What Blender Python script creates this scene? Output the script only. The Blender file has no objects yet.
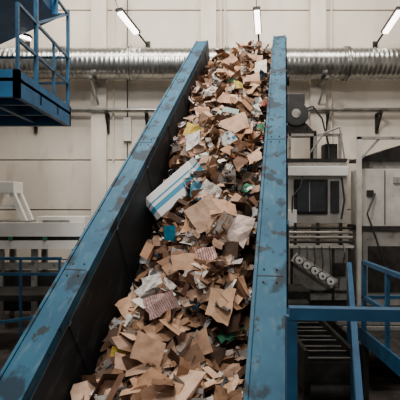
import bpy, math, random
from mathutils import Vector, Matrix, noise
random.seed(23)
R=random.random
def U(a,b): return a+(b-a)*R()

# ---------------------------------------------------------------- materials
def new_mat(name):
    m=bpy.data.materials.new(name); m.use_nodes=True
    nt=m.node_tree; b=nt.nodes["Principled BSDF"]
    return m,nt,b
def mottled(name,c1,c2,scale=3.0,rough=0.6,metal=0.0,c3=None,scale2=12,thr=(0.55,0.62),bump=0.0,detail=6,stretch=(1,1,1),spec=0.5):
    m,nt,b=new_mat(name)
    N=nt.nodes; L=nt.links
    tc=N.new("ShaderNodeTexCoord"); mp=N.new("ShaderNodeMapping"); mp.inputs["Scale"].default_value=stretch
    L.new(tc.outputs["Object"],mp.inputs["Vector"])
    n=N.new("ShaderNodeTexNoise"); n.inputs["Scale"].default_value=scale; n.inputs["Detail"].default_value=detail
    L.new(mp.outputs[0],n.inputs["Vector"])
    r=N.new("ShaderNodeValToRGB"); r.color_ramp.elements[0].position=0.35; r.color_ramp.elements[1].position=0.68
    r.color_ramp.elements[0].color=(*c1,1); r.color_ramp.elements[1].color=(*c2,1)
    L.new(n.outputs[0],r.inputs[0]); out=r.outputs[0]
    if c3:
        n2=N.new("ShaderNodeTexNoise"); n2.inputs["Scale"].default_value=scale2; n2.inputs["Detail"].default_value=8
        L.new(mp.outputs[0],n2.inputs["Vector"])
        r2=N.new("ShaderNodeValToRGB"); r2.color_ramp.elements[0].position=thr[0]; r2.color_ramp.elements[1].position=thr[1]
        L.new(n2.outputs[0],r2.inputs[0])
        mx=N.new("ShaderNodeMixRGB"); mx.inputs[2].default_value=(*c3,1)
        L.new(r2.outputs[0],mx.inputs[0]); L.new(out,mx.inputs[1]); out=mx.outputs[0]
    L.new(out,b.inputs["Base Color"])
    b.inputs["Roughness"].default_value=rough; b.inputs["Metallic"].default_value=metal; b.inputs["Specular IOR Level"].default_value=spec
    if bump:
        bp=N.new("ShaderNodeBump"); bp.inputs["Strength"].default_value=bump; bp.inputs["Distance"].default_value=0.02
        L.new(n.outputs[0],bp.inputs["Height"]); L.new(bp.outputs[0],b.inputs["Normal"])
    return m
M={}
M['wall']=mottled("wall_paint",(0.55,0.49,0.415),(0.70,0.635,0.545),0.7,0.8,c3=(0.38,0.33,0.27),scale2=1.6,thr=(0.58,0.85),bump=0.05,stretch=(1,1,0.5))
M['column']=mottled("column_concrete",(0.53,0.475,0.40),(0.67,0.61,0.53),1.2,0.8,stretch=(1,1,0.4))
M['seam']=mottled("seam_dark",(0.10,0.085,0.07),(0.16,0.14,0.12))
M['floor']=mottled("floor_concrete",(0.025,0.021,0.019),(0.075,0.061,0.053),1.5,0.6,c3=(0.14,0.115,0.10),scale2=7,thr=(0.62,0.72),bump=0.2,spec=.3)
M['ceil']=mottled("ceiling_panel",(0.25,0.24,0.22),(0.32,0.3,0.28))
def worn_blue():
    m,nt,b=new_mat("conveyor_blue_paint"); N=nt.nodes;L=nt.links
    tc=N.new("ShaderNodeTexCoord")
    def nz(s,st=(1,1,1),d=7):
        mp=N.new("ShaderNodeMapping"); mp.inputs["Scale"].default_value=st; L.new(tc.outputs["Object"],mp.inputs["Vector"])
        n=N.new("ShaderNodeTexNoise"); n.inputs["Scale"].default_value=s; n.inputs["Detail"].default_value=d; L.new(mp.outputs[0],n.inputs["Vector"]); return n.outputs[0]
    def ramp(src,p0,p1,c0=(0,0,0),c1=(1,1,1)):
        r=N.new("ShaderNodeValToRGB"); r.color_ramp.elements[0].position=p0; r.color_ramp.elements[1].position=p1
        r.color_ramp.elements[0].color=(*c0,1); r.color_ramp.elements[1].color=(*c1,1); L.new(src,r.inputs[0]); return r.outputs[0]
    def mix(f,a,c):
        x=N.new("ShaderNodeMixRGB"); L.new(f,x.inputs[0]); L.new(a,x.inputs[1]); x.inputs[2].default_value=(*c,1); return x.outputs[0]
    base=ramp(nz(1.6),.3,.72,(0.012,0.062,0.112),(0.030,0.120,0.188))
    c=mix(ramp(nz(14,(1,.35,1)),.54,.72,(0,0,0),(.5,.5,.5)),base,(0.10,0.16,0.19))
    c=mix(ramp(nz(2.8,(1,.8,1),9),.55,.60),c,(0.012,0.030,0.048))
    c=mix(ramp(nz(7,(1,.6,1),9),.60,.64,(0,0,0),(.85,.85,.85)),c,(0.022,0.020,0.018))
    L.new(c,b.inputs["Base Color"]); b.inputs["Roughness"].default_value=.6; b.inputs["Specular IOR Level"].default_value=.18
    return m
M['blue']=worn_blue()
M['blue2']=mottled("platform_blue_paint",(0.008,0.065,0.155),(0.016,0.115,0.245),2.0,0.5,spec=.3)
M['bluerail']=mottled("railing_blue_paint",(0.008,0.047,0.100),(0.018,0.085,0.165),5.0,0.45,spec=.3)
M['bluedark']=mottled("liner_grimy_shaded_blue",(0.012,0.013,0.015),(0.026,0.033,0.040),1.6,0.65,c3=(0.055,0.068,0.078),scale2=5,thr=(0.57,0.78),stretch=(1,.5,1.5),spec=.25)  # dark colour holds painted-in shading of the inner faces as well as grime
M['belt']=mottled("belt_rubber",(0.010,0.008,0.007),(0.028,0.022,0.019),6,0.8,bump=0.3,spec=.2)
M['dark']=mottled("dark_steel",(0.011,0.010,0.010),(0.036,0.032,0.029),4,0.6,metal=0.2,spec=.3)
M['grey']=mottled("grey_machine_paint",(0.19,0.18,0.165),(0.32,0.305,0.28),2.5,0.55,c3=(0.06,0.05,0.045),scale2=4,thr=(0.57,0.74))
M['lightgrey']=mottled("light_machine_paint",(0.42,0.40,0.37),(0.58,0.555,0.51),2.5,0.5,c3=(0.2,0.18,0.15),scale2=6,thr=(0.62,0.75))
M['steel']=mottled("galvanised_steel",(0.26,0.26,0.25),(0.48,0.47,0.45),3,0.30,metal=0.95,stretch=(1,1,1))
M['chrome']=mottled("pale_roller_cap",(0.75,0.75,0.73),(0.85,0.85,0.83),3,0.35,metal=.0)
M['glass']=mottled("dark_panel_glass",(0.01,0.012,0.015),(0.02,0.024,0.03),3,0.15)
M['black']=mottled("black_cable",(0.01,0.01,0.01),(0.02,0.02,0.02),3,0.5)
M['green']=mottled("green_guard",(0.02,0.14,0.06),(0.03,0.2,0.09),3,0.5)
M['white']=mottled("white_machine_paint",(0.76,0.74,0.70),(0.86,0.84,0.80),2,0.5)
m,nt,b=new_mat("fluorescent_tube"); b.inputs["Base Color"].default_value=(1,1,1,1)
b.inputs["Emission Color"].default_value=(1,0.93,0.82,1); b.inputs["Emission Strength"].default_value=9
M['lamp']=m

# waste materials : colour attribute driven
def waste_mat(name,rough,kind):
    m,nt,b=new_mat(name); N=nt.nodes; L=nt.links
    a=N.new("ShaderNodeAttribute"); a.attribute_name="tint"
    tc=N.new("ShaderNodeTexCoord")
    n=N.new("ShaderNodeTexNoise"); n.inputs["Scale"].default_value=7; n.inputs["Detail"].default_value=4
    L.new(tc.outputs["Object"],n.inputs["Vector"])
    r=N.new("ShaderNodeValToRGB"); r.color_ramp.elements[0].position=0.25; r.color_ramp.elements[1].position=0.6
    r.color_ramp.elements[0].color=(0.62,0.58,0.55,1); r.color_ramp.elements[1].color=(1,1,1,1)
    L.new(n.outputs[0],r.inputs[0])
    mx=N.new("ShaderNodeMixRGB"); mx.blend_type='MULTIPLY'; mx.inputs[0].default_value=1
    col=a.outputs["Color"]
    uv=N.new("ShaderNodeUVMap"); uv.uv_map="UVMap"
    if kind=='stripe':
        w=N.new("ShaderNodeTexWave"); w.inputs["Scale"].default_value=11; w.inputs["Distortion"].default_value=2.5
        L.new(uv.outputs[0],w.inputs["Vector"])
        rr=N.new("ShaderNodeValToRGB"); rr.color_ramp.interpolation='CONSTANT'
        rr.color_ramp.elements[0].position=0; rr.color_ramp.elements[1].position=0.42
        L.new(w.outputs[0],rr.inputs[0])
        m2=N.new("ShaderNodeMixRGB"); m2.inputs[2].default_value=(0.66,0.58,0.53,1)
        L.new(rr.outputs[0],m2.inputs[0]); L.new(col,m2.inputs[1]); col=m2.outputs[0]
    if kind=='print':
        br=N.new("ShaderNodeTexVoronoi"); br.inputs["Scale"].default_value=14
        L.new(uv.outputs[0],br.inputs["Vector"])
        rr=N.new("ShaderNodeValToRGB"); rr.color_ramp.interpolation='CONSTANT'
        rr.color_ramp.elements[0].position=0; rr.color_ramp.elements[1].position=0.36
        L.new(br.outputs[0],rr.inputs[0])
        m2=N.new("ShaderNodeMixRGB"); m2.inputs[1].default_value=(0.5,0.47,0.43,1)
        inv=N.new("ShaderNodeInvert"); L.new(rr.outputs[0],inv.inputs[1])
        L.new(inv.outputs[0],m2.inputs[0]); L.new(col,m2.inputs[2]); col=m2.outputs[0]
    L.new(col,mx.inputs[1]); L.new(r.outputs[0],mx.inputs[2])
    L.new(mx.outputs[0],b.inputs["Base Color"]); b.inputs["Roughness"].default_value=rough
    b.inputs["Specular IOR Level"].default_value=0.5 if kind=='film' else .2
    n3=N.new("ShaderNodeTexNoise"); n3.inputs["Scale"].default_value=11; n3.inputs["Detail"].default_value=2
    L.new(tc.outputs["Object"],n3.inputs["Vector"])
    bp=N.new("ShaderNodeBump"); bp.inputs["Strength"].default_value=0.5; bp.inputs["Distance"].default_value={'card':.02,'film':.07}.get(kind,.05)
    L.new(n3.outputs[0],bp.inputs["Height"]); L.new(bp.outputs[0],b.inputs["Normal"])
    return m
W=[waste_mat("corrugated_cardboard",0.85,'card'),waste_mat("waste_paper",0.7,'paper'),
   waste_mat("striped_packaging",0.55,'stripe'),waste_mat("printed_packaging",0.5,'print'),waste_mat("plastic_film",0.25,'film')]

# ---------------------------------------------------------------- mesh builder
class B:
    def __init__(s): s.v=[];s.f=[];s.m=[];s.sm=[];s.mats=[]
    def mi(s,k):
        if k not in s.mats: s.mats.append(k)
        return s.mats.index(k)
    def add(s,vs,fs,k,smooth=False):
        o=len(s.v); s.v+=[Vector(p) for p in vs]; i=s.mi(k)
        for f in fs: s.f.append([o+a for a in f]); s.m.append(i); s.sm.append(smooth)
    def box(s,x0,x1,y0,y1,z0,z1,k):
        vs=[(x,y,z) for z in (z0,z1) for y in (y0,y1) for x in (x0,x1)]
        s.add(vs,[(0,2,3,1),(4,5,7,6),(0,1,5,4),(2,6,7,3),(0,4,6,2),(1,3,7,5)],k)
    def bbox(s,x0,x1,y0,y1,z0,z1,k,c=0.02):
        c=min(c,(x1-x0)/3,(y1-y0)/3,(z1-z0)/3)
        import bmesh
        bm=bmesh.new(); bmesh.ops.create_cube(bm,size=1)
        for v in bm.verts: v.co=Vector(((x0+x1)/2+v.co.x*(x1-x0),(y0+y1)/2+v.co.y*(y1-y0),(z0+z1)/2+v.co.z*(z1-z0)))
        bmesh.ops.bevel(bm,geom=bm.edges[:],offset=c,segments=2,affect='EDGES',profile=0.5)
        bm.verts.index_update()
        s.add([v.co.copy() for v in bm.verts],[[v.index for v in f.verts] for f in bm.faces],k); bm.free()
    def beam(s,p0,p1,w,h,k,up=(0,0,1)):
        p0=Vector(p0);p1=Vector(p1);d=(p1-p0).normalized();up=Vector(up)
        if abs(d.dot(up))>0.98: up=Vector((0,1,0))
        x=d.cross(up).normalized();z=x.cross(d)
        vs=[p+x*a*w/2+z*b_*h/2 for p in (p0,p1) for a,b_ in ((-1,-1),(1,-1),(1,1),(-1,1))]
        s.add(vs,[(0,1,2,3),(7,6,5,4),(0,4,5,1),(1,5,6,2),(2,6,7,3),(3,7,4,0)],k)
    def cyl(s,p0,p1,r,k,seg=14,r1=None):
        p0=Vector(p0);p1=Vector(p1);d=(p1-p0).normalized(); r1=r if r1 is None else r1
        up=Vector((0,0,1)) if abs(d.z)<0.95 else Vector((0,1,0))
        x=d.cross(up).normalized();z=x.cross(d)
        vs=[];fs=[]
        for p,rr in ((p0,r),(p1,r1)):
            for i in range(seg):
                a=2*math.pi*i/seg; vs.append(p+(x*math.cos(a)+z*math.sin(a))*rr)
        for i in range(seg): fs.append((i,(i+1)%seg,seg+(i+1)%seg,seg+i))
        s.add(vs,fs,k,True)
        s.add(vs[:seg],[tuple(range(seg))[::-1]],k); s.add(vs[seg:],[tuple(range(seg))],k)
    def path(s,pts,r,k,seg=8):
        for a,b_ in zip(pts,pts[1:]): s.cyl(a,b_,r,k,seg)
    def prism(s,pts,vec,k):
        n=len(pts);vec=Vector(vec);vs=[Vector(p) for p in pts]+[Vector(p)+vec for p in pts]
        s.add(vs,[tuple(range(n))[::-1],tuple(range(n,2*n))]+[(i,(i+1)%n,n+(i+1)%n,n+i) for i in range(n)],k)
    def obj(s,name,parent=None,mat=None):
        me=bpy.data.meshes.new(name); me.from_pydata([tuple(v) for v in s.v],[],s.f)
        for k in s.mats: me.materials.append(M[k])
        me.polygons.foreach_set("material_index",s.m); me.polygons.foreach_set("use_smooth",s.sm)
        me.update()
        import bmesh
        bm=bmesh.new(); bm.from_mesh(me); bmesh.ops.recalc_face_normals(bm,faces=bm.faces[:]); bm.to_mesh(me); bm.free()
        o=bpy.data.objects.new(name,me); bpy.context.collection.objects.link(o)
        if parent: o.parent=parent
        return o
def empty(name):
    e=bpy.data.objects.new(name,None); bpy.context.collection.objects.link(e); return e

# ---------------------------------------------------------------- room shell (metres, z=0 floor)
b=B(); b.box(-12,12,-6,16.4,-0.2,0,'floor'); b.obj("floor")
b=B()
b.box(-12,12,16.2,16.4,0,13,'seam')
cols=[-11.4,-7.5,-3.6,0.3,4.2,8.1,11.9]
rows=[0.0,1.64,3.44,5.24,7.04,8.84,10.64,13.0]
for i in range(len(cols)-1):
    for j in range(len(rows)-1):
        b.bbox(cols[i]+0.02,cols[i+1]-0.02,16.02,16.21,rows[j]+0.02,rows[j+1]-0.02,'wall',0.015)
for c in cols: b.box(c-0.27,c+0.27,15.78,16.05,0,13,'column')
b.box(-12,12,15.93,16.05,7.0,7.12,'column')
b.obj("wall_back")
b=B(); b.box(-12.2,-12,-6,16.4,0,13,'wall'); b.obj("wall_left")
b=B(); b.box(12,12.2,-6,16.4,0,13,'wall'); b.obj("wall_right")
b=B(); b.box(-12.2,12.2,-6,16.4,13,13.2,'ceil')
for y in (0,4,8,12): b.box(-12,12,y-0.15,y+0.15,12.5,13,'ceil')
b.obj("ceiling")

# ---------------------------------------------------------------- spiral duct
b=B(); seg=36; R0=0.51; x=-11.9; vs=[];fs=[];n=0; dx=0.035
while x<11.9:
    for i in range(seg):
        a=2*math.pi*i/seg; ph=((x+0.16*i/seg)/0.16)%1
        r=R0+(0.016 if ph<0.25 else 0)
        vs.append((x,15.1+r*math.cos(a),8.43+r*math.sin(a)))
    x+=dx;n+=1
for j in range(n-1):
    for i in range(seg):
        fs.append((j*seg+i,j*seg+(i+1)%seg,(j+1)*seg+(i+1)%seg,(j+1)*seg+i))
b.add(vs,fs,'steel',True)
for fx in (-10,-7.2,-4.6,-2.35,0.9,4.95,7.5,10):
    for d_ in (-0.045,0.045): b.cyl((fx+d_-0.02,15.1,8.43),(fx+d_+0.02,15.1,8.43),0.575,'steel',36)
for fx in (-7.5,-3.6,0.3,4.2,8.1):
    b.box(fx-0.05,fx+0.05,14.6,15.78,7.80,7.88,'steel')
    b.beam((fx,14.7,7.8),(fx,15.76,7.2),0.06,0.06,'steel')
b.obj("spiral_ventilation_duct")
b=B(); b.cyl((-11.9,15.65,6.98),(11.9,15.65,6.98),0.06,'steel',12)
for fx in (-9.5,-5.9,-3.3,-1.9,2.9,4.5,6.35,9.8):
    b.box(fx-0.04,fx+0.04,15.5,15.92,6.83,6.91,'dark')
    b.beam((fx,15.55,6.85),(fx,15.96,6.3),0.07,0.05,'dark')
    b.box(fx-0.05,fx+0.05,15.93,16.02,6.2,6.9,'dark')
b.obj("service_pipe")
b=B()
b.bbox(-2.75,-2.45,15.85,16.015,5.9,6.75,'lightgrey'); b.cyl((-2.6,15.9,6.7),(-2.6,15.9,12.9),0.02,'black',8)
b.cyl((-2.6,15.9,5.9),(-2.6,15.9,3),0.02,'black',8)
b.obj("junction_box")
b=B()
for cx_ in (-3.1,0.75,0.9,4.7): b.cyl((cx_,15.9,5.2),(cx_,15.9,12.9),0.03,'column',8)
b.obj("electrical_conduit")

# ---------------------------------------------------------------- lamps on arms
def arm_lamp(root,tip):
    root=Vector(root);tip=Vector(tip);d=tip-root
    b=B(); b.box(root.x-0.08,root.x+0.08,15.95,16.02,root.z-0.15,root.z+0.15,'dark')
    b.cyl(root,root+d*0.45,0.035,'dark',8)
    a=root+d*0.38; e=tip
    b.beam(a,e,0.24,0.08,'dark')
    off=Vector((0,-0.02,-0.075))
    b.beam(a+d*0.04+off,e-d*0.04+off,0.17,0.09,'lamp')
    b.cyl(e,e+d*0.35+Vector((0,0,0.5)),0.012,'dark',6)
    b.obj("fluorescent_tube_lamp")
arm_lamp((-1.87,16.0,9.35),(-2.62,14.3,9.95))
arm_lamp((2.13,16.0,9.35),(1.82,14.3,10.0))
arm_lamp((6.3,16.0,9.35),(6.45,14.3,10.0))
arm_lamp((-6.2,16.0,9.35),(-6.9,14.3,9.95))

# ---------------------------------------------------------------- inclined conveyor (local frame: x across, y along, z normal)
a_=Vector((0.1914,1,0.696)).normalized(); bx=Vector((1,-0.1914,0)).normalized(); cz=bx.cross(a_)
MT=Matrix((( bx.x,a_.x,cz.x,1.088),(bx.y,a_.y,cz.y,12.0),(bx.z,a_.z,cz.z,8.18),(0,0,0,1)))
conv=empty("inclined_waste_conveyor"); conv.matrix_world=MT
Y0=-11.25; ZB=-1.07
def side_frame(sg,name):
    b=B(); i,o=0.88,1.20
    xa,xb=(i,o) if sg>0 else (-o,-i)
    pts=[(xa,Y0,-1.35),(xa,-0.55,-1.35),(xa,0,-0.75),(xa,0,-0.06),(xa,-0.06,0),(xa,Y0,0)]
    b.prism(pts,(xb-xa,0,0),'blue')
    for xx in (xa,xb-0.03): b.box(xx,xx+0.03,Y0,-0.05,-0.002,0.018,'blue')
    ox=xb if sg>0 else xa
    for y in [Y0+0.4+1.35*k for k in range(9)]:
        b.box(min(ox,ox+0.05*sg*0.6),max(ox,ox+0.05*sg*0.6),y-0.04,y+0.04,-1.3,-0.05,'blue')
    for y in (-9.1,-6.1,-3.1):
        b.box(xa+0.005,xb-0.005,y-0.006,y+0.006,-0.01,0.004,'dark')
        for d in (-0.09,0.09):
            for t in (0.3,0.7):
                xx=xa+(xb-xa)*t; b.cyl((xx,y+d,0),(xx,y+d,0.012),0.010,'dark',6)
    b.obj(name,conv)
side_frame(-1,"side_frame_left"); side_frame(1,"side_frame_right")
b=B()
for sg in (-1,1):
    y=Y0
    while y<-0.3:
        y2=min(y+1.48,-0.1)
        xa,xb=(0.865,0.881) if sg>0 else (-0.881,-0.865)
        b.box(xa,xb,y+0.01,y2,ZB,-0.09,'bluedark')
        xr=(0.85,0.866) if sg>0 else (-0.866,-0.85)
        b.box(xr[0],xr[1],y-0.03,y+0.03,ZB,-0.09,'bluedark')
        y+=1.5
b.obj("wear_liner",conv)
b=B(); b.box(-0.9,0.9,Y0,-0.1,ZB-0.03,ZB,'belt')
y=Y0+0.2
while y<-0.3: b.box(-0.84,0.84,y,y+0.03,ZB,ZB+0.06,'belt'); y+=0.55
b.box(-0.88,0.88,Y0,-0.1,ZB-0.28,ZB-0.25,'belt')
b.obj("belt",conv)
b=B()
b.cyl((-1.3,-0.1,ZB-0.14),(1.3,-0.1,ZB-0.14),0.15,'dark',24); b.cyl((-1.3,Y0,ZB-0.14),(1.3,Y0,ZB-0.14),0.15,'dark',24)
b.obj("end_drum",conv)
b=B()
for Dy in (-9.3,-6.2,-3.2,-0.9):
    for xx in (-1.04,1.04):
        p=MT@Vector((xx,Dy,-1.33)); b.beam((p.x,p.y,0),(p.x,p.y,p.z+0.02),0.16,0.16,'blue2')
        b.box(p.x-0.2,p.x+0.2,p.y-0.2,p.y+0.2,0,0.03,'dark')
    p=MT@Vector((-1.04,Dy,-1.33)); q=MT@Vector((1.04,Dy,-1.33))
    b.beam(p,q,0.12,0.14,'blue2')
    if p.z>3: b.beam((p.x,p.y,p.z*0.35),(q.x,q.y,q.z-0.3),0.08,0.08,'blue2'); b.beam((p.x,p.y,p.z*0.35),(q.x,q.y,p.z*0.35),0.08,0.08,'blue2')
lg=b.obj("support_leg",conv); lg.matrix_parent_inverse=MT.inverted()

# ---------------------------------------------------------------- waste heap
def interp(t,pts):
    if t<=pts[0][0]: return pts[0][1]
    for (a,va),(c,vc) in zip(pts,pts[1:]):
        if t<=c: return va+(vc-va)*(t-a)/(c-a)
    return pts[-1][1]
def H(x,y):
    hl=interp(y,[(-11,.15),(-9.6,.12),(-9.0,-.12),(-8.5,-.22),(-7.5,-.08),(-6.8,.12),(-6.0,.34),(-4.9,.5),(0,.5)])
    hr=interp(y,[(-11,.35),(-9.3,.52),(-8,.66),(-5,.76),(-1,.68),(0,.5)])
    u=(x+.88)/1.76; k=min(1,u/0.6); k=k*k*(3-2*k)
    n=noise.noise(Vector((x*1.7,y*1.5,3)))*0.28+noise.noise(Vector((x*4,y*4,9)))*0.22
    return hl+(hr-hl)*k+0.14*math.sin(math.pi*u)+n
verts=[];faces=[];fm=[];cols_=[];uvs=[]
nx,ny=36,220
for j in range(ny+1):
    for i in range(nx+1):
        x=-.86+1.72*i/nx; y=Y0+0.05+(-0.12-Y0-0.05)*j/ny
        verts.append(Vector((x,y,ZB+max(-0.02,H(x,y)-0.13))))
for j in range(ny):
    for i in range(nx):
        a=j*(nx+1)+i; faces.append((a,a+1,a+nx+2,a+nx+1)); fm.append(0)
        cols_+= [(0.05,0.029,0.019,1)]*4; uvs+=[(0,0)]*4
CARD=[(0.35,0.195,0.112),(0.26,0.14,0.078),(0.17,0.09,0.052),(0.48,0.29,0.18),(0.11,0.057,0.035),(0.60,0.40,0.275),(0.065,0.037,0.025),(0.22,0.12,0.068),(0.14,0.078,0.048),(0.42,0.245,0.145),(0.085,0.05,0.035),(0.33,0.21,0.145),(0.54,0.34,0.22)]
PAPER=[(0.70,0.67,0.63),(0.48,0.45,0.41),(0.74,0.70,0.65),(0.30,0.28,0.26),(0.62,0.49,0.42),(0.5,0.38,0.31),(0.20,0.19,0.18)]
ACC=[(0.03,0.14,0.26),(0.05,0.24,0.36),(0.36,0.06,0.05),(0.55,0.40,0.07),(0.04,0.18,0.10),(0.03,0.05,0.12),(0.55,0.26,0.24),(0.5,0.16,0.05)]
FILM=[(0.02,0.02,0.022),(0.03,0.03,0.035),(0.015,0.015,0.02),(0.25,0.26,0.27),(0.4,0.41,0.42),(0.03,0.07,0.11)]
ZMIN=ZB+0.012
def clampv(p):
    p.x=max(-.838,min(.838,p.x)); p.z=max(ZMIN,p.z); p.y=max(Y0+0.02,min(0.1,p.y)); return p
def sheet(cx,cy,cz_,w,l,rot,col,mat,fold=0.6,crumple=0.0,nseg=4,irr=0.06,curl=0.0):
    ncol=nseg; cre=sorted([random.randint(1,ncol-1) for _ in range(random.choice((1,1,2)))])
    px=[0.0];pz=[0.0];ang=U(-0.15,0.15)
    for i in range(ncol):
        if i in cre: ang+=random.choice((-1,1))*U(.4,1.6)*fold
        else: ang+=U(-1,1)*crumple*0.8+curl
        px.append(px[-1]+w/ncol*math.cos(ang)); pz.append(pz[-1]+w/ncol*math.sin(ang))
    mx_=sum(px)/len(px); mz=sum(pz)/len(pz)
    nr=3; o=len(verts); P=Vector((cx,cy,cz_))
    sk=U(-.12,.12); taper=U(-.2,.2); rip=R()<.4
    for r in range(nr+1):
        v=r/nr-0.5
        for i in range(ncol+1):
            uu=i/ncol-0.5
            e=irr if (r in (0,nr) or i in (0,ncol)) else 0.01
            if rip and r==nr: e=.16
            p=Vector((px[i]-mx_+U(-e,e)*w*.4+sk*v*w,(v*(1+taper*uu*2))*l+U(-e,e)*l,pz[i]-mz))
            if crumple: p.z+=U(-1,1)*crumple*0.16*min(w,l)
            verts.append(clampv(rot@p+P))
    for r in range(nr):
        for i in range(ncol):
            a=o+r*(ncol+1)+i
            faces.append((a,a+1,a+ncol+2,a+ncol+1)); fm.append(mat)
            k=U(.93,1.05); c=(col[0]*k,col[1]*k,col[2]*k,1)
            cols_.extend([c]*4)
            for (q,s_) in ((i,r),(i+1,r),(i+1,r+1),(i,r+1)): uvs.append((q/ncol*w,s_/nr*l))
def carton(cx,cy,cz_,w,l,h,rot,col,mat=0,flaps=True,sk=.25):
    o=len(verts); P=Vector((cx,cy,cz_)); sx,sy=U(-sk,sk)*w,U(-sk,sk)*l
    c=[]
    for z in (-.5,.5):
        for (a,b_) in ((-.5,-.5),(.5,-.5),(.5,.5),(-.5,.5)):
            c.append(Vector((a*w+sx*z+U(-.06,.06)*w,b_*l+sy*z+U(-.06,.06)*l,z*h+U(-.08,.08)*h)))
    ring=[(c[i]+c[i+4])/2+Vector((U(-.08,.08)*w,U(-.08,.08)*l,0)) for i in range(4)]
    pts=c[:4]+ring+c[4:]
    fl=[]
    if flaps:
        for i in range(4):
            p,q=c[4+i],c[4+(i+1)%4]; mid=(p+q)/2; out=Vector((mid.x-sx*.5,mid.y-sy*.5,0)).normalized()
            d=(out*U(.1,1)+Vector((0,0,U(-.3,1)))).normalized()*min(w,l)*U(.3,.5)
            if R()<.7: fl.append((p,q,q+d*.95,p+d))
    for p in pts: verts.append(clampv(rot@p+P))
    fs=[(3,2,1,0)]
    for k in (0,4):
        for i in range(4): fs.append((k+i,k+(i+1)%4,k+4+(i+1)%4,k+4+i))
    if not flaps: fs.append((8,9,10,11))
    for f in fs:
        faces.append(tuple(o+a for a in f)); fm.append(mat); kk=U(.85,1.08); cols_.extend([(col[0]*kk,col[1]*kk,col[2]*kk,1)]*4)
        uvs.extend([(0,0),(w,0),(w,h),(0,h)])
    for f in fl:
        n0=len(verts)
        for p in f: verts.append(clampv(rot@p+P))
        faces.append((n0,n0+1,n0+2,n0+3)); fm.append(mat); kk=U(1,1.15); cols_.extend([(min(.6,col[0]*kk),col[1]*kk,col[2]*kk,1)]*4)
        uvs.extend([(0,0),(w,0),(w,h),(0,h)])
def rrot(tilt):
    ax=Vector((U(-1,1),U(-1,1),0.001)).normalized()
    return Matrix.Rotation(abs(random.gauss(0,tilt)),3,ax)@Matrix.Rotation(U(0,6.28),3,'Z')
def scrap(x,y,w,l,lift):
    h=H(x,y)
    if h<0.03 and R()<0.93: return
    z=ZB+max(h,0.02)+lift
    t=R()
    if t<0.63: sheet(x,y,z,w,l,rrot(.8),random.choice(CARD),0,fold=U(.1,1.0),crumple=U(0,.35),curl=U(-.15,.15),nseg=5)
    elif t<0.79: sheet(x,y,z,w*.9,l*.9,rrot(.6),random.choice(PAPER),1,fold=.6,crumple=U(.2,.8),nseg=5)
    elif t<0.85: sheet(x,y,z,w*.75,l*.75,rrot(.5),random.choice(ACC),random.choice((2,3,1)),fold=.6,crumple=.4)
    elif t<0.90: sheet(x,y,z,w*.8,l*.8,rrot(.5),random.choice(CARD[:3]+[(0.2,0.05,0.04)]),3,fold=.5,crumple=.2)
    else: sheet(x,y,z,w,l*.8,rrot(.6),random.choice(FILM),4,fold=.8,crumple=1.0,nseg=6)
for k in range(1300):
    s=U(.15,.36); scrap(U(-.86,.86),U(Y0+.1,-0.02),s,s*U(.45,1.0),U(-.09,.09))
for k in range(2500):
    s=U(.05,.14); scrap(U(-.86,.86),U(Y0+.1,-0.0),s,s*U(.4,1.3),U(-.06,.08))
for k in range(120):
    s=U(.32,.50); x,y=U(-.7,.7),U(Y0+.3,-0.2)
    if H(x,y)>.1: sheet(x,y,ZB+H(x,y)+U(-.02,.11),s,s*U(.4,.75),rrot(.55),random.choice(CARD),0,fold=U(.3,.9),crumple=.12,nseg=6,curl=U(-.12,.12))
for k in range(210):
    s=U(.14,.34); x,y=U(-.68,.68),U(Y0+.3,-0.25)
    if H(x,y)>.12: carton(x,y,ZB+H(x,y)+U(-.03,.08),s,s*U(.5,.9),s*U(.25,.6),rrot(.8),random.choice(CARD+PAPER[:3]),random.choice((0,0,0,3)),R()<.7)
for k in range(30):
    s=U(.34,.46); x,y=U(-.5,.55),U(Y0+.3,-0.4)
    if H(x,y)>.25: carton(x,y,ZB+H(x,y)+U(-.05,.05),s,s*U(.5,.8),s*U(.2,.45),rrot(.5),random.choice(CARD),0,R()<.6,.5)
for k in range(80):   # curled strips
    s=U(.25,.45); x,y=U(-.7,.75),U(Y0+.3,-0.2)
    if H(x,y)>.1: sheet(x,y,ZB+H(x,y)+U(0,.08),s,s*U(.12,.25),rrot(.7),random.choice(CARD+PAPER),random.choice((0,1)),fold=.5,crumple=.1,nseg=7,curl=U(-.35,.35))
for k in range(150):
    s=U(.04,.12); x,y=U(-.84,-.2),U(-9.6,-6.8)
    sheet(x,y,ZMIN+.03,s,s*.8,rrot(.25),random.choice(CARD+PAPER[:2]),0,fold=.4)
def rz(deg,tx=0,ty=0): return Matrix.Rotation(math.radians(tx),3,'X')@Matrix.Rotation(math.radians(ty),3,'Y')@Matrix.Rotation(math.radians(deg),3,'Z')
def hero(x,y,w,l,deg,tx,ty,col,mat,fold=.25,cr=0.05,lift=.18,irr=.06):
    sheet(x,y,ZB+max(.05,H(x,y))+lift,w,l,rz(deg,tx,ty),col,mat,fold,cr,irr=irr)
hero(.35,-5.5,.46,.36,20,25,0,(0.54,0.35,0.24),0); hero(.09,-6.66,.36,.26,-15,30,10,(0.54,0.36,0.25),0)
hero(.20,-8.0,.38,.34,35,40,-5,(0.60,0.40,0.28),0,lift=.22); hero(.58,-8.1,.42,.34,-20,42,0,(0.70,0.55,0.48),1,cr=.35,lift=.24)
hero(.12,-8.85,.3,.2,15,20,0,(0.46,0.28,0.18),0); hero(-.30,-7.95,.17,.20,0,60,0,(0.02,0.20,0.32),1,lift=.24)
hero(-.05,-9.35,.42,.20,25,42,0,(0.58,0.22,0.21),2,cr=.4,lift=.18,irr=.1); hero(-.5,-9.55,.30,.12,5,40,0,(0.60,0.43,0.06),1,lift=.22)
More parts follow.
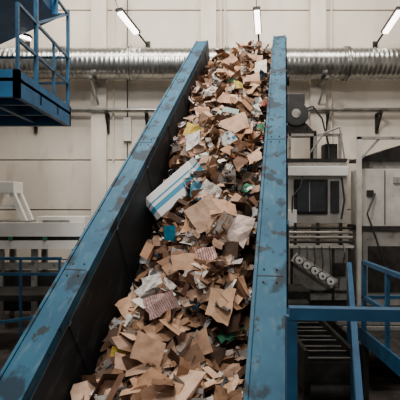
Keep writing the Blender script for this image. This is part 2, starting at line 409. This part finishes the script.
hero(-.39,-5.25,.40,.26,-20,40,0,(0.68,0.50,0.10),1,cr=.2,lift=.26); hero(-.25,-7.0,.3,.3,20,30,0,(0.03,0.09,0.17),4,cr=.9)
hero(.3,-8.6,.24,.16,10,40,0,(0.55,0.16,0.14),2,cr=.3,lift=.22); hero(.0,-3.0,.16,.18,40,40,0,(0.05,0.25,0.17),1)
hero(.5,-3.3,.36,.26,10,30,0,(0.50,0.32,0.21),0); hero(.45,-1.4,.42,.3,-20,30,0,(0.49,0.31,0.21),0)
hero(-.1,-1.9,.34,.24,30,20,0,(0.4,0.25,0.16),0); hero(.55,-9.3,.26,.34,-10,20,0,(0.47,0.29,0.18),0)
hero(.1,-4.2,.36,.26,-25,25,0,(0.45,0.27,0.17),0); hero(.3,-9.6,.36,.24,15,25,0,(0.46,0.28,0.18),0)
hero(-.3,-5.9,.32,.22,10,38,0,(0.74,0.71,0.67),1,cr=.4,lift=.22); hero(.6,-4.6,.3,.25,30,35,0,(0.70,0.67,0.62),1,cr=.4); hero(.2,-7.4,.3,.2,-30,35,0,(0.66,0.58,0.53),3,cr=.3)
hero(.65,-2.4,.28,.3,0,38,0,(0.74,0.70,0.64),1,cr=.4); hero(.3,-6.1,.25,.2,40,38,0,(0.05,0.17,0.28),3,cr=.3); hero(-.1,-9.8,.32,.24,-15,30,0,(0.46,0.28,0.18),0)
hero(.65,-3.9,.2,.2,20,40,0,(0.72,0.68,0.62),1,cr=.4); hero(.05,-7.9,.12,.2,20,40,0,(0.72,0.68,0.62),1,cr=.4); hero(-.45,-4.3,.2,.2,20,40,0,(0.6,0.28,0.25),2,cr=.4)
hero(-.25,-9.0,.22,.14,20,35,0,(0.74,0.70,0.66),1,cr=.4); hero(.3,-3.9,.2,.16,10,35,0,(0.60,0.45,0.10),1,cr=.3); hero(.0,-7.3,.24,.2,-10,40,0,(0.06,0.20,0.30),1,cr=.5)
me=bpy.data.meshes.new("waste_heap"); me.from_pydata([tuple(v) for v in verts],[],faces)
for w_ in W: me.materials.append(w_)
me.polygons.foreach_set("material_index",fm)
at=me.attributes.new("tint",'FLOAT_COLOR','CORNER'); at.data.foreach_set("color",[c for q in cols_ for c in q])
uv=me.uv_layers.new(name="UVMap"); uv.data.foreach_set("uv",[c for q in uvs for c in q])
me.update()
heap=bpy.data.objects.new("cardboard_waste_heap",me); bpy.context.collection.objects.link(heap); heap.matrix_world=MT

# big blue/white striped carton lying on the heap
m,nt,bb=new_mat("carton_blue_band"); N=nt.nodes;L=nt.links
tc=N.new("ShaderNodeTexCoord");sp=N.new("ShaderNodeSeparateXYZ");L.new(tc.outputs["Object"],sp.inputs[0])
ad=N.new("ShaderNodeMath");ad.operation='MULTIPLY_ADD';ad.inputs[1].default_value=2.0;ad.inputs[2].default_value=0.5
L.new(sp.outputs["Y"],ad.inputs[0])
rr=N.new("ShaderNodeValToRGB");rr.color_ramp.interpolation='CONSTANT'
e=rr.color_ramp.elements;e[0].position=0;e[0].color=(0.70,0.70,0.70,1);e[1].position=0.34;e[1].color=(0.04,0.26,0.42,1)
x_=e.new(0.50);x_.color=(0.72,0.72,0.72,1);x_=e.new(0.60);x_.color=(0.04,0.26,0.42,1);x_=e.new(0.66);x_.color=(0.74,0.74,0.74,1)
L.new(ad.outputs[0],rr.inputs[0]);L.new(rr.outputs[0],bb.inputs["Base Color"]);bb.inputs["Roughness"].default_value=.5
M['carton']=m
b=B(); b.bbox(-.42,.42,-.20,.20,-.06,.06,'carton',.012)
b.add([(.42,-.19,.06),(.42,.19,.06),(.52,.18,.10),(.51,-.17,.11)],[(0,1,2,3)],'carton')
b.add([(-.42,-.19,.06),(-.42,.19,.06),(-.49,.18,-.01),(-.50,-.17,0)],[(3,2,1,0)],'carton')
o=b.obj("flattened_carton",heap)
o.matrix_local=Matrix.Translation((-.42,-6.95,ZB+.70))@(Matrix.Rotation(math.radians(42),4,'X')@Matrix.Rotation(math.radians(-2),4,'Y')@Matrix.Rotation(math.radians(42),4,'Z'))

# ---------------------------------------------------------------- upper left blue platform + chute
plat=empty("elevated_blue_platform")
b=B(); x0,x1,y0,y1=-7.5,-3.02,7.4,10.4
b.box(x0,x1,y0,y1,5.78,5.84,'dark')
b.box(x1-0.10,x1,y0,y1,5.52,5.98,'blue2'); b.box(x0,x1,y0,y0+.1,5.52,5.98,'blue2'); b.box(x0,x1,y1-.1,y1,5.52,5.98,'blue2')
for xx in (-6.6,-5.7,-4.8,-3.9): b.box(xx,xx+.1,y0,y1,5.58,5.78,'blue2')
for yy in (8.4,9.4): b.box(x0,x1,yy,yy+.08,5.6,5.78,'blue2')
b.obj("deck",plat)
b=B()
for yy in (8.3,10.3): b.beam((-3.06,yy,5.9),(-3.06,yy,9.2 if yy<9 else 8.2),.07,.07,'bluerail')
for yy in (7.45,9.3): b.beam((-3.06,yy,5.9),(-3.06,yy,7.1),.05,.05,'bluerail')
for zz in (6.5,7.1,8.1): b.beam((-3.06,7.45,zz),(-3.06,10.3,zz),.05,.05,'bluerail')
for zz in (6.5,7.1,8.1): b.beam((-7.4,10.3,zz),(-3.06,10.3,zz),.05,.05,'bluerail')
b.beam((-3.06,8.3,7.1),(-3.06,10.3,8.1),.04,.04,'bluerail')
for xx in (-4.2,-5.3,-6.4): b.beam((xx,10.3,5.9),(xx,10.3,8.1),.05,.05,'bluerail')
b.obj("guard_rail",plat)
b=B()
b.prism([(-7.4,7.2,7.9),(-4.9,7.2,7.0),(-3.15,7.2,7.8),(-3.15,7.2,10.6),(-7.4,7.2,10.6)],(0,2.6,0),'blue2')
for yy in (7.2,7.95,8.7,9.45): b.prism([(-3.15,yy,7.75),(-3.03,yy,7.75),(-3.03,yy,10.6),(-3.15,yy,10.6)],(0,.06,0),'blue2')
b.obj("discharge_chute",plat)
b=B()
for xx,yy in ((-7.3,7.6),(-7.3,10.2),(-5.9,10.2),(-5.9,7.6)): b.beam((xx,yy,0),(xx,yy,5.55),.18,.18,'blue2'); b.beam((xx,yy,5.8),(xx,yy,8.6),.12,.12,'blue2')
b.obj("post",plat)
b=B(); b.cyl((-3.95,9.95,7.5),(-3.95,10.25,8.1),.02,'dark',6); b.beam((-4.1,9.95,7.5),(-3.8,9.95,7.40),.10,.05,'lamp'); b.beam((-4.12,9.95,7.55),(-3.78,9.95,7.45),.18,.05,'dark')
b.obj("work_lamp",plat)

# ---------------------------------------------------------------- left far white sorting line
b=B()
b.bbox(-9.5,-3.45,13.0,14.2,2.5,2.98,'lightgrey'); b.box(-9.5,-3.4,12.9,13.0,2.74,3.14,'white')
b.box(-9.5,-3.5,12.9,13.0,2.38,2.62,'white'); b.box(-9.5,-3.5,12.97,13.0,2.62,2.74,'dark')
for xx in (-8.6,-7.2,-5.9,-4.9,-3.7):
    b.box(xx-.08,xx+.08,13.1,13.25,0,2.6,'grey'); b.box(xx-.08,xx+.08,13.95,14.1,0,2.6,'grey')
    b.cyl((xx+.4,12.86,2.68),(xx+.4,12.97,2.68),.06,'green',12)
b.box(-9.5,-3.5,13.2,14.0,.5,1.6,'dark'); b.box(-9.5,-3.5,13.15,13.2,1.75,1.95,'grey')
b.box(-4.9,-3.45,13.3,14,2.96,3.3,'white'); b.box(-4.7,-3.9,13.25,13.3,3.02,3.2,'grey'); b.box(-9.5,-7.0,13.3,14,2.96,3.5,'white')
b.obj("sorting_conveyor")
b=B()
for s_ in (13.35,13.85):
    b.beam((-6.55,s_,3.13),(-6.05,s_,4.2),.15,.15,'white'); b.beam((-5.25,s_,3.13),(-5.72,s_,4.2),.15,.15,'white'); b.beam((-6.25,s_,3.6),(-5.5,s_,3.6),.1,.1,'white')
b.bbox(-6.2,-5.55,13.25,13.95,4.0,4.35,'white'); b.box(-6.7,-5.1,13.25,13.95,3.145,3.18,'grey')
b.obj("a_frame_stand")
b=B()
for zz in (2.3,1.9): b.beam((-9,11.4,zz),(-3.55,11.4,zz),.07,.07,'bluerail')
for xx in (-8.4,-7.2,-6.0,-4.6,-3.6): b.beam((xx,11.4,0),(xx,11.4,2.3),.06,.06,'bluerail')
b.box(-9,-3.5,11.4,12.6,1.2,1.35,'dark')
for xx in (-8.4,-6.0,-3.6): b.beam((xx,12.5,0),(xx,12.5,1.2),.08,.08,'dark')
for zz in (1.05,): b.beam((-6.5,8.6,zz),(-3.6,10.6,zz),.06,.06,'bluerail')
for t in (0,.5,1): b.beam((-6.5+2.9*t,8.6+2*t,0),(-6.5+2.9*t,8.6+2*t,1.05),.06,.06,'bluerail')
b.obj("floor_safety_railing")

# ---------------------------------------------------------------- right background machinery
mach=empty("baling_machine")
b=B()
b.bbox(2.72,4.65,13.6,15.2,0.0,.75,'dark')
b.bbox(2.72,4.6,13.5,15.0,.75,2.35,'grey')
b.box(2.72,4.65,13.4,15.1,2.35,2.42,'lightgrey')
for xx in (2.74,4.0,4.5): b.box(xx,xx+.07,13.44,13.5,.75,2.35,'dark')
b.box(2.75,4.6,13.42,13.48,1.0,1.06,'dark'); b.bbox(4.05,4.4,13.38,13.5,1.5,1.9,'dark'); b.bbox(2.9,3.3,13.38,13.5,.8,.98,'lightgrey',.01)
b.path([(4.2,13.4,1.5),(4.15,13.3,1.2),(3.6,13.3,1.05),(3.0,13.35,1.15)],.025,'black'); b.path([(4.3,13.4,1.9),(4.35,13.3,2.2),(4.3,13.35,2.5)],.025,'steel')
b.obj("lower_body",mach)
b=B()
for k in range(5):
    t=k/4; x=2.93+.92*t; z=2.02-.62*t
    b.cyl((x,13.16,z),(x,13.2,z),.13,'dark',20); b.cyl((x,13.10,z),(x,13.18,z),.11,'chrome',20); b.cyl((x,13.06,z),(x,13.10,z),.03,'dark',10)
    b.path([(x,13.2,z+.1),(x+.05,13.25,z+.35),(x+.05,13.4,2.4)],.018,'black')
b.beam((2.80,13.24,2.11),(4.0,13.24,1.30),.08,.30,'lightgrey'); b.beam((2.82,13.35,2.1),(3.98,13.35,1.32),.2,.10,'grey')
b.obj("gauge_valve_row",mach)
b=B()
for k,z in enumerate((2.52,2.66,2.80,2.94)): b.cyl((2.72,13.5+.05*k,z),(4.65,13.5+.05*k,z),.045,('dark','grey','steel','dark')[k],10)
for xx in (2.9,3.6,4.3): b.box(xx,xx+.06,13.6,13.8,2.4,3.1,'dark')
b.obj("hydraulic_pipe",mach)
b=B()
b.bbox(2.72,4.65,14.0,15.2,3.05,5.0,'lightgrey')
b.bbox(2.95,4.0,13.9,14.02,3.35,4.45,'dark',.02); b.bbox(3.03,3.92,13.86,13.92,3.43,4.37,'glass',.01)
b.box(3.40,3.43,13.84,13.87,3.43,4.37,'grey')
b.bbox(4.1,4.35,13.88,14.0,3.4,4.4,'black',.01)
b.bbox(2.72,4.6,13.75,15.2,4.55,4.85,'white'); b.box(2.72,4.6,13.9,15.2,5.0,5.1,'dark')
b.bbox(2.72,3.0,13.75,13.95,2.98,3.5,'white')
for xx in (2.8,3.6,4.4): b.box(xx,xx+.08,14.05,14.15,5.1,5.9,'grey')
b.box(2.75,4.5,14.05,14.15,5.82,5.9,'grey')
b.path([(4.45,13.95,4.5),(4.5,13.85,3.8),(4.4,13.85,3.2)],.03,'black'); b.path([(3.2,13.8,4.6),(3.1,13.7,4.2),(2.85,13.7,3.9),(2.85,13.8,3.2)],.025,'black')
b.obj("control_body",mach)
b=B()
b.box(2.75,3.7,14.1,15.0,5.9,6.0,'dark')
b.cyl((3.05,14.2,6.55),(3.05,14.9,6.55),.36,'black',24)
for k in range(9): b.cyl((3.05,14.22+.07*k,6.55),(3.05,14.25+.07*k,6.55),.42,'black',24)
b.cyl((3.05,14.1,6.55),(3.05,14.2,6.55),.38,'black',24); b.cyl((3.05,14.08,6.55),(3.05,14.1,6.55),.14,'grey',24); b.bbox(2.85,3.4,14.4,14.8,6.9,7.25,'black')
b.box(2.75,3.4,14.2,14.9,6.0,6.18,'dark')
b.cyl((3.3,14.5,6.3),(3.7,14.5,5.9),.11,'dark',16); b.cyl((3.7,14.5,5.9),(3.7,14.5,5.1),.11,'dark',16)
b.path([(3.3,14.3,6.7),(3.6,14.2,6.8),(3.9,14.2,6.4),(4.1,14.2,5.6),(4.1,14.1,5.1)],.03,'black')
b.path([(3.5,14.1,5.3),(3.9,14.0,5.9),(4.4,14.0,6.1),(4.55,14.0,5.1)],.03,'grey')
b.bbox(4.0,4.4,14.2,14.7,5.1,5.6,'dark')
b.obj("blower_motor",mach)
b=B()
b.box(4.72,4.84,13.3,13.42,0,5.7,'lightgrey'); b.box(4.66,4.90,13.24,13.48,0,.04,'dark')
b.box(4.72,7.6,13.3,13.4,5.62,5.7,'grey'); b.box(7.5,7.62,13.3,13.42,0,5.7,'grey'); b.beam((4.8,13.36,5.0),(5.4,13.36,5.65),.06,.06,'grey')
b.obj("frame_post",mach)
b=B()
b.bbox(4.95,6.35,13.5,14.6,3.0,4.75,'lightgrey'); b.box(5.6,5.62,13.48,13.51,3.05,4.7,'dark')
b.prism([(4.9,13.45,5.0),(7.5,13.45,5.0),(7.5,13.45,5.12),(6.2,13.45,5.5),(4.9,13.45,5.08)],(0,1.2,0),'dark')
b.box(4.95,7.45,13.5,14.8,.6,2.85,'grey'); b.box(5.1,7.4,13.45,13.5,1.0,2.4,'dark')
b.bbox(6.45,7.4,13.6,14.6,3.0,4.4,'grey'); b.box(4.9,7.48,13.45,14.8,2.85,3.0,'dark')
b.bbox(5.05,5.25,13.42,13.5,3.9,4.1,'black',.01); b.bbox(5.85,6.1,13.43,13.5,4.3,4.5,'grey',.01)
b.box(4.95,7.45,13.5,14.8,0,.6,'dark')
b.bbox(5.2,7.4,13.6,14.5,4.72,5.02,'grey')
b.path([(5.3,13.45,4.0),(5.0,13.3,3.4),(5.2,13.25,2.8),(5.6,13.3,1.6)],.025,'black')
b.obj("switch_cabinet",mach)

# ---------------------------------------------------------------- dark chain conveyors and deck with rails
b=B()
b.box(1.95,2.85,8.2,11.2,.35,.8,'dark')
for k in range(9): b.box(1.95,2.85,8.25+.33*k,8.33+.33*k,.8,.86+.02*(k%2),'dark'); b.box(1.95,2.85,8.25+.33*k,8.27+.33*k,.86,.875+.02*(k%2),'grey')
b.cyl((2.0,8.15,.3),(2.8,8.15,.3),.14,'dark',16)
b.box(1.9,1.97,8.1,11.2,.3,1.05,'dark'); b.box(2.83,2.9,8.1,11.2,.3,1.0,'dark')
for xx in (2.0,2.8):
    for yy in (8.3,11.0): b.box(xx-.06,xx+.06,yy-.06,yy+.06,0,.4,'dark')
b.bbox(2.1,2.8,11.25,12.2,0,1.5,'dark'); b.cyl((2.2,11.2,1.1),(2.7,11.2,1.1),.2,'dark',18)
b.obj("slat_conveyor")
b=B()
b.box(3.3,5.6,9.2,12.6,.35,.8,'dark')
for k in range(7): b.box(3.3,5.6,9.3+.46*k,9.36+.46*k,.8,.88,'grey')
b.cyl((3.4,9.15,.6),(5.5,9.15,.6),.16,'dark',16)
for xx in (3.4,5.4):
    for yy in (9.4,12.4): b.box(xx-.08,xx+.08,yy-.08,yy+.08,0,.4,'dark')
b.obj("floor_chain_conveyor")
b=B()
pA=Vector((3.02,9.0,2.5)); pB=Vector((1.95,5.4,1.2))
b.beam(pA,pB,.09,.09,'blue2'); b.beam(pA-Vector((0,0,.5)),pB-Vector((0,0,.5)),.05,.05,'bluerail')
for t in (0,.5,1):
    p=pA.lerp(pB,t); b.beam((p.x,p.y,0),(p.x,p.y,p.z),.07,.07,'bluerail')
b.obj("stair_handrail")
b=B()
for yy in (5.9,8.0): b.beam((2.95,yy,1.4),(2.95,yy,2.68),.07,.07,'bluerail')
b.beam((2.95,7.0,1.4),(2.95,7.0,2.68),.06,.06,'bluerail')
for zz in (2.68,2.05): b.beam((2.95,5.6,zz),(2.95,8.03,zz),.07,.07,'bluerail')
b.beam((2.95,8.0,2.05),(5,8.0,2.05),.06,.06,'bluerail')
for xx in (3.7,4.9): b.beam((xx,8.0,1.4),(xx,8.0,2.08),.06,.06,'bluerail')
b.box(2.9,5.0,5.6,8.1,1.33,1.4,'dark'); b.box(2.88,2.92,5.6,8.1,1.25,1.5,'bluerail')
for xx,yy in ((2.97,5.7),(4.9,5.7),(2.97,8.0),(4.9,8.0)): b.beam((xx,yy,0),(xx,yy,1.33),.1,.1,'dark')
b.obj("walkway_deck")
b=B()
b.beam((.60,3.0,3.04),(2.6,2.85,3.04),.08,.08,'bluerail')
for t in (0,.9): b.beam((.615+1.96*t,3.0-.15*t,1.9),(.615+1.96*t,3.0-.15*t,3.02),.07,.07,'bluerail')
b.beam((.61,3.0,2.42),(2.6,2.85,2.42),.04,.04,'bluerail')
b.box(.60,2.7,.4,3.05,1.82,1.9,'dark')
for xx,yy in ((.7,.6),(2.6,.6),(.7,2.9),(2.6,2.8)): b.beam((xx,yy,0),(xx,yy,1.84),.1,.1,'bluerail')
b.obj("viewing_platform_railing")

# ---------------------------------------------------------------- lights
def area(name,loc,target,size,power,col,sy=None):
    l=bpy.data.lights.new(name,'AREA'); l.energy=power; l.color=col; l.shape='RECTANGLE'; l.size=size; l.size_y=sy or size
    o=bpy.data.objects.new(name,l); bpy.context.collection.objects.link(o); o.location=loc
    o.rotation_euler=(Vector(target)-Vector(loc)).to_track_quat('-Z','Y').to_euler()
area("ceiling_light_main",(-2,6.5,12.3),(0.4,7.8,4),2.5,1300,(1,0.945,0.87),2)
area("ceiling_light_rear",(0,11.8,12.3),(0,16,4.5),15,1250,(1,0.935,0.84),1.5)
area("ceiling_light_front",(-1,-2,11.5),(0,8,3.5),3.5,620,(1,0.97,0.94),2)
w=bpy.data.worlds.new("hall_ambient"); bpy.context.scene.world=w; w.use_nodes=True
w.node_tree.nodes["Background"].inputs[0].default_value=(1,0.95,0.92,1); w.node_tree.nodes["Background"].inputs[1].default_value=0.34
# ---------------------------------------------------------------- camera
cd=bpy.data.cameras.new("camera"); cd.lens=40; cd.sensor_width=36; cd.clip_end=100
co=bpy.data.objects.new("camera",cd); bpy.context.collection.objects.link(co)
co.location=(0,0,3.8); co.rotation_euler=(math.radians(90),0,0)
bpy.context.scene.camera=co
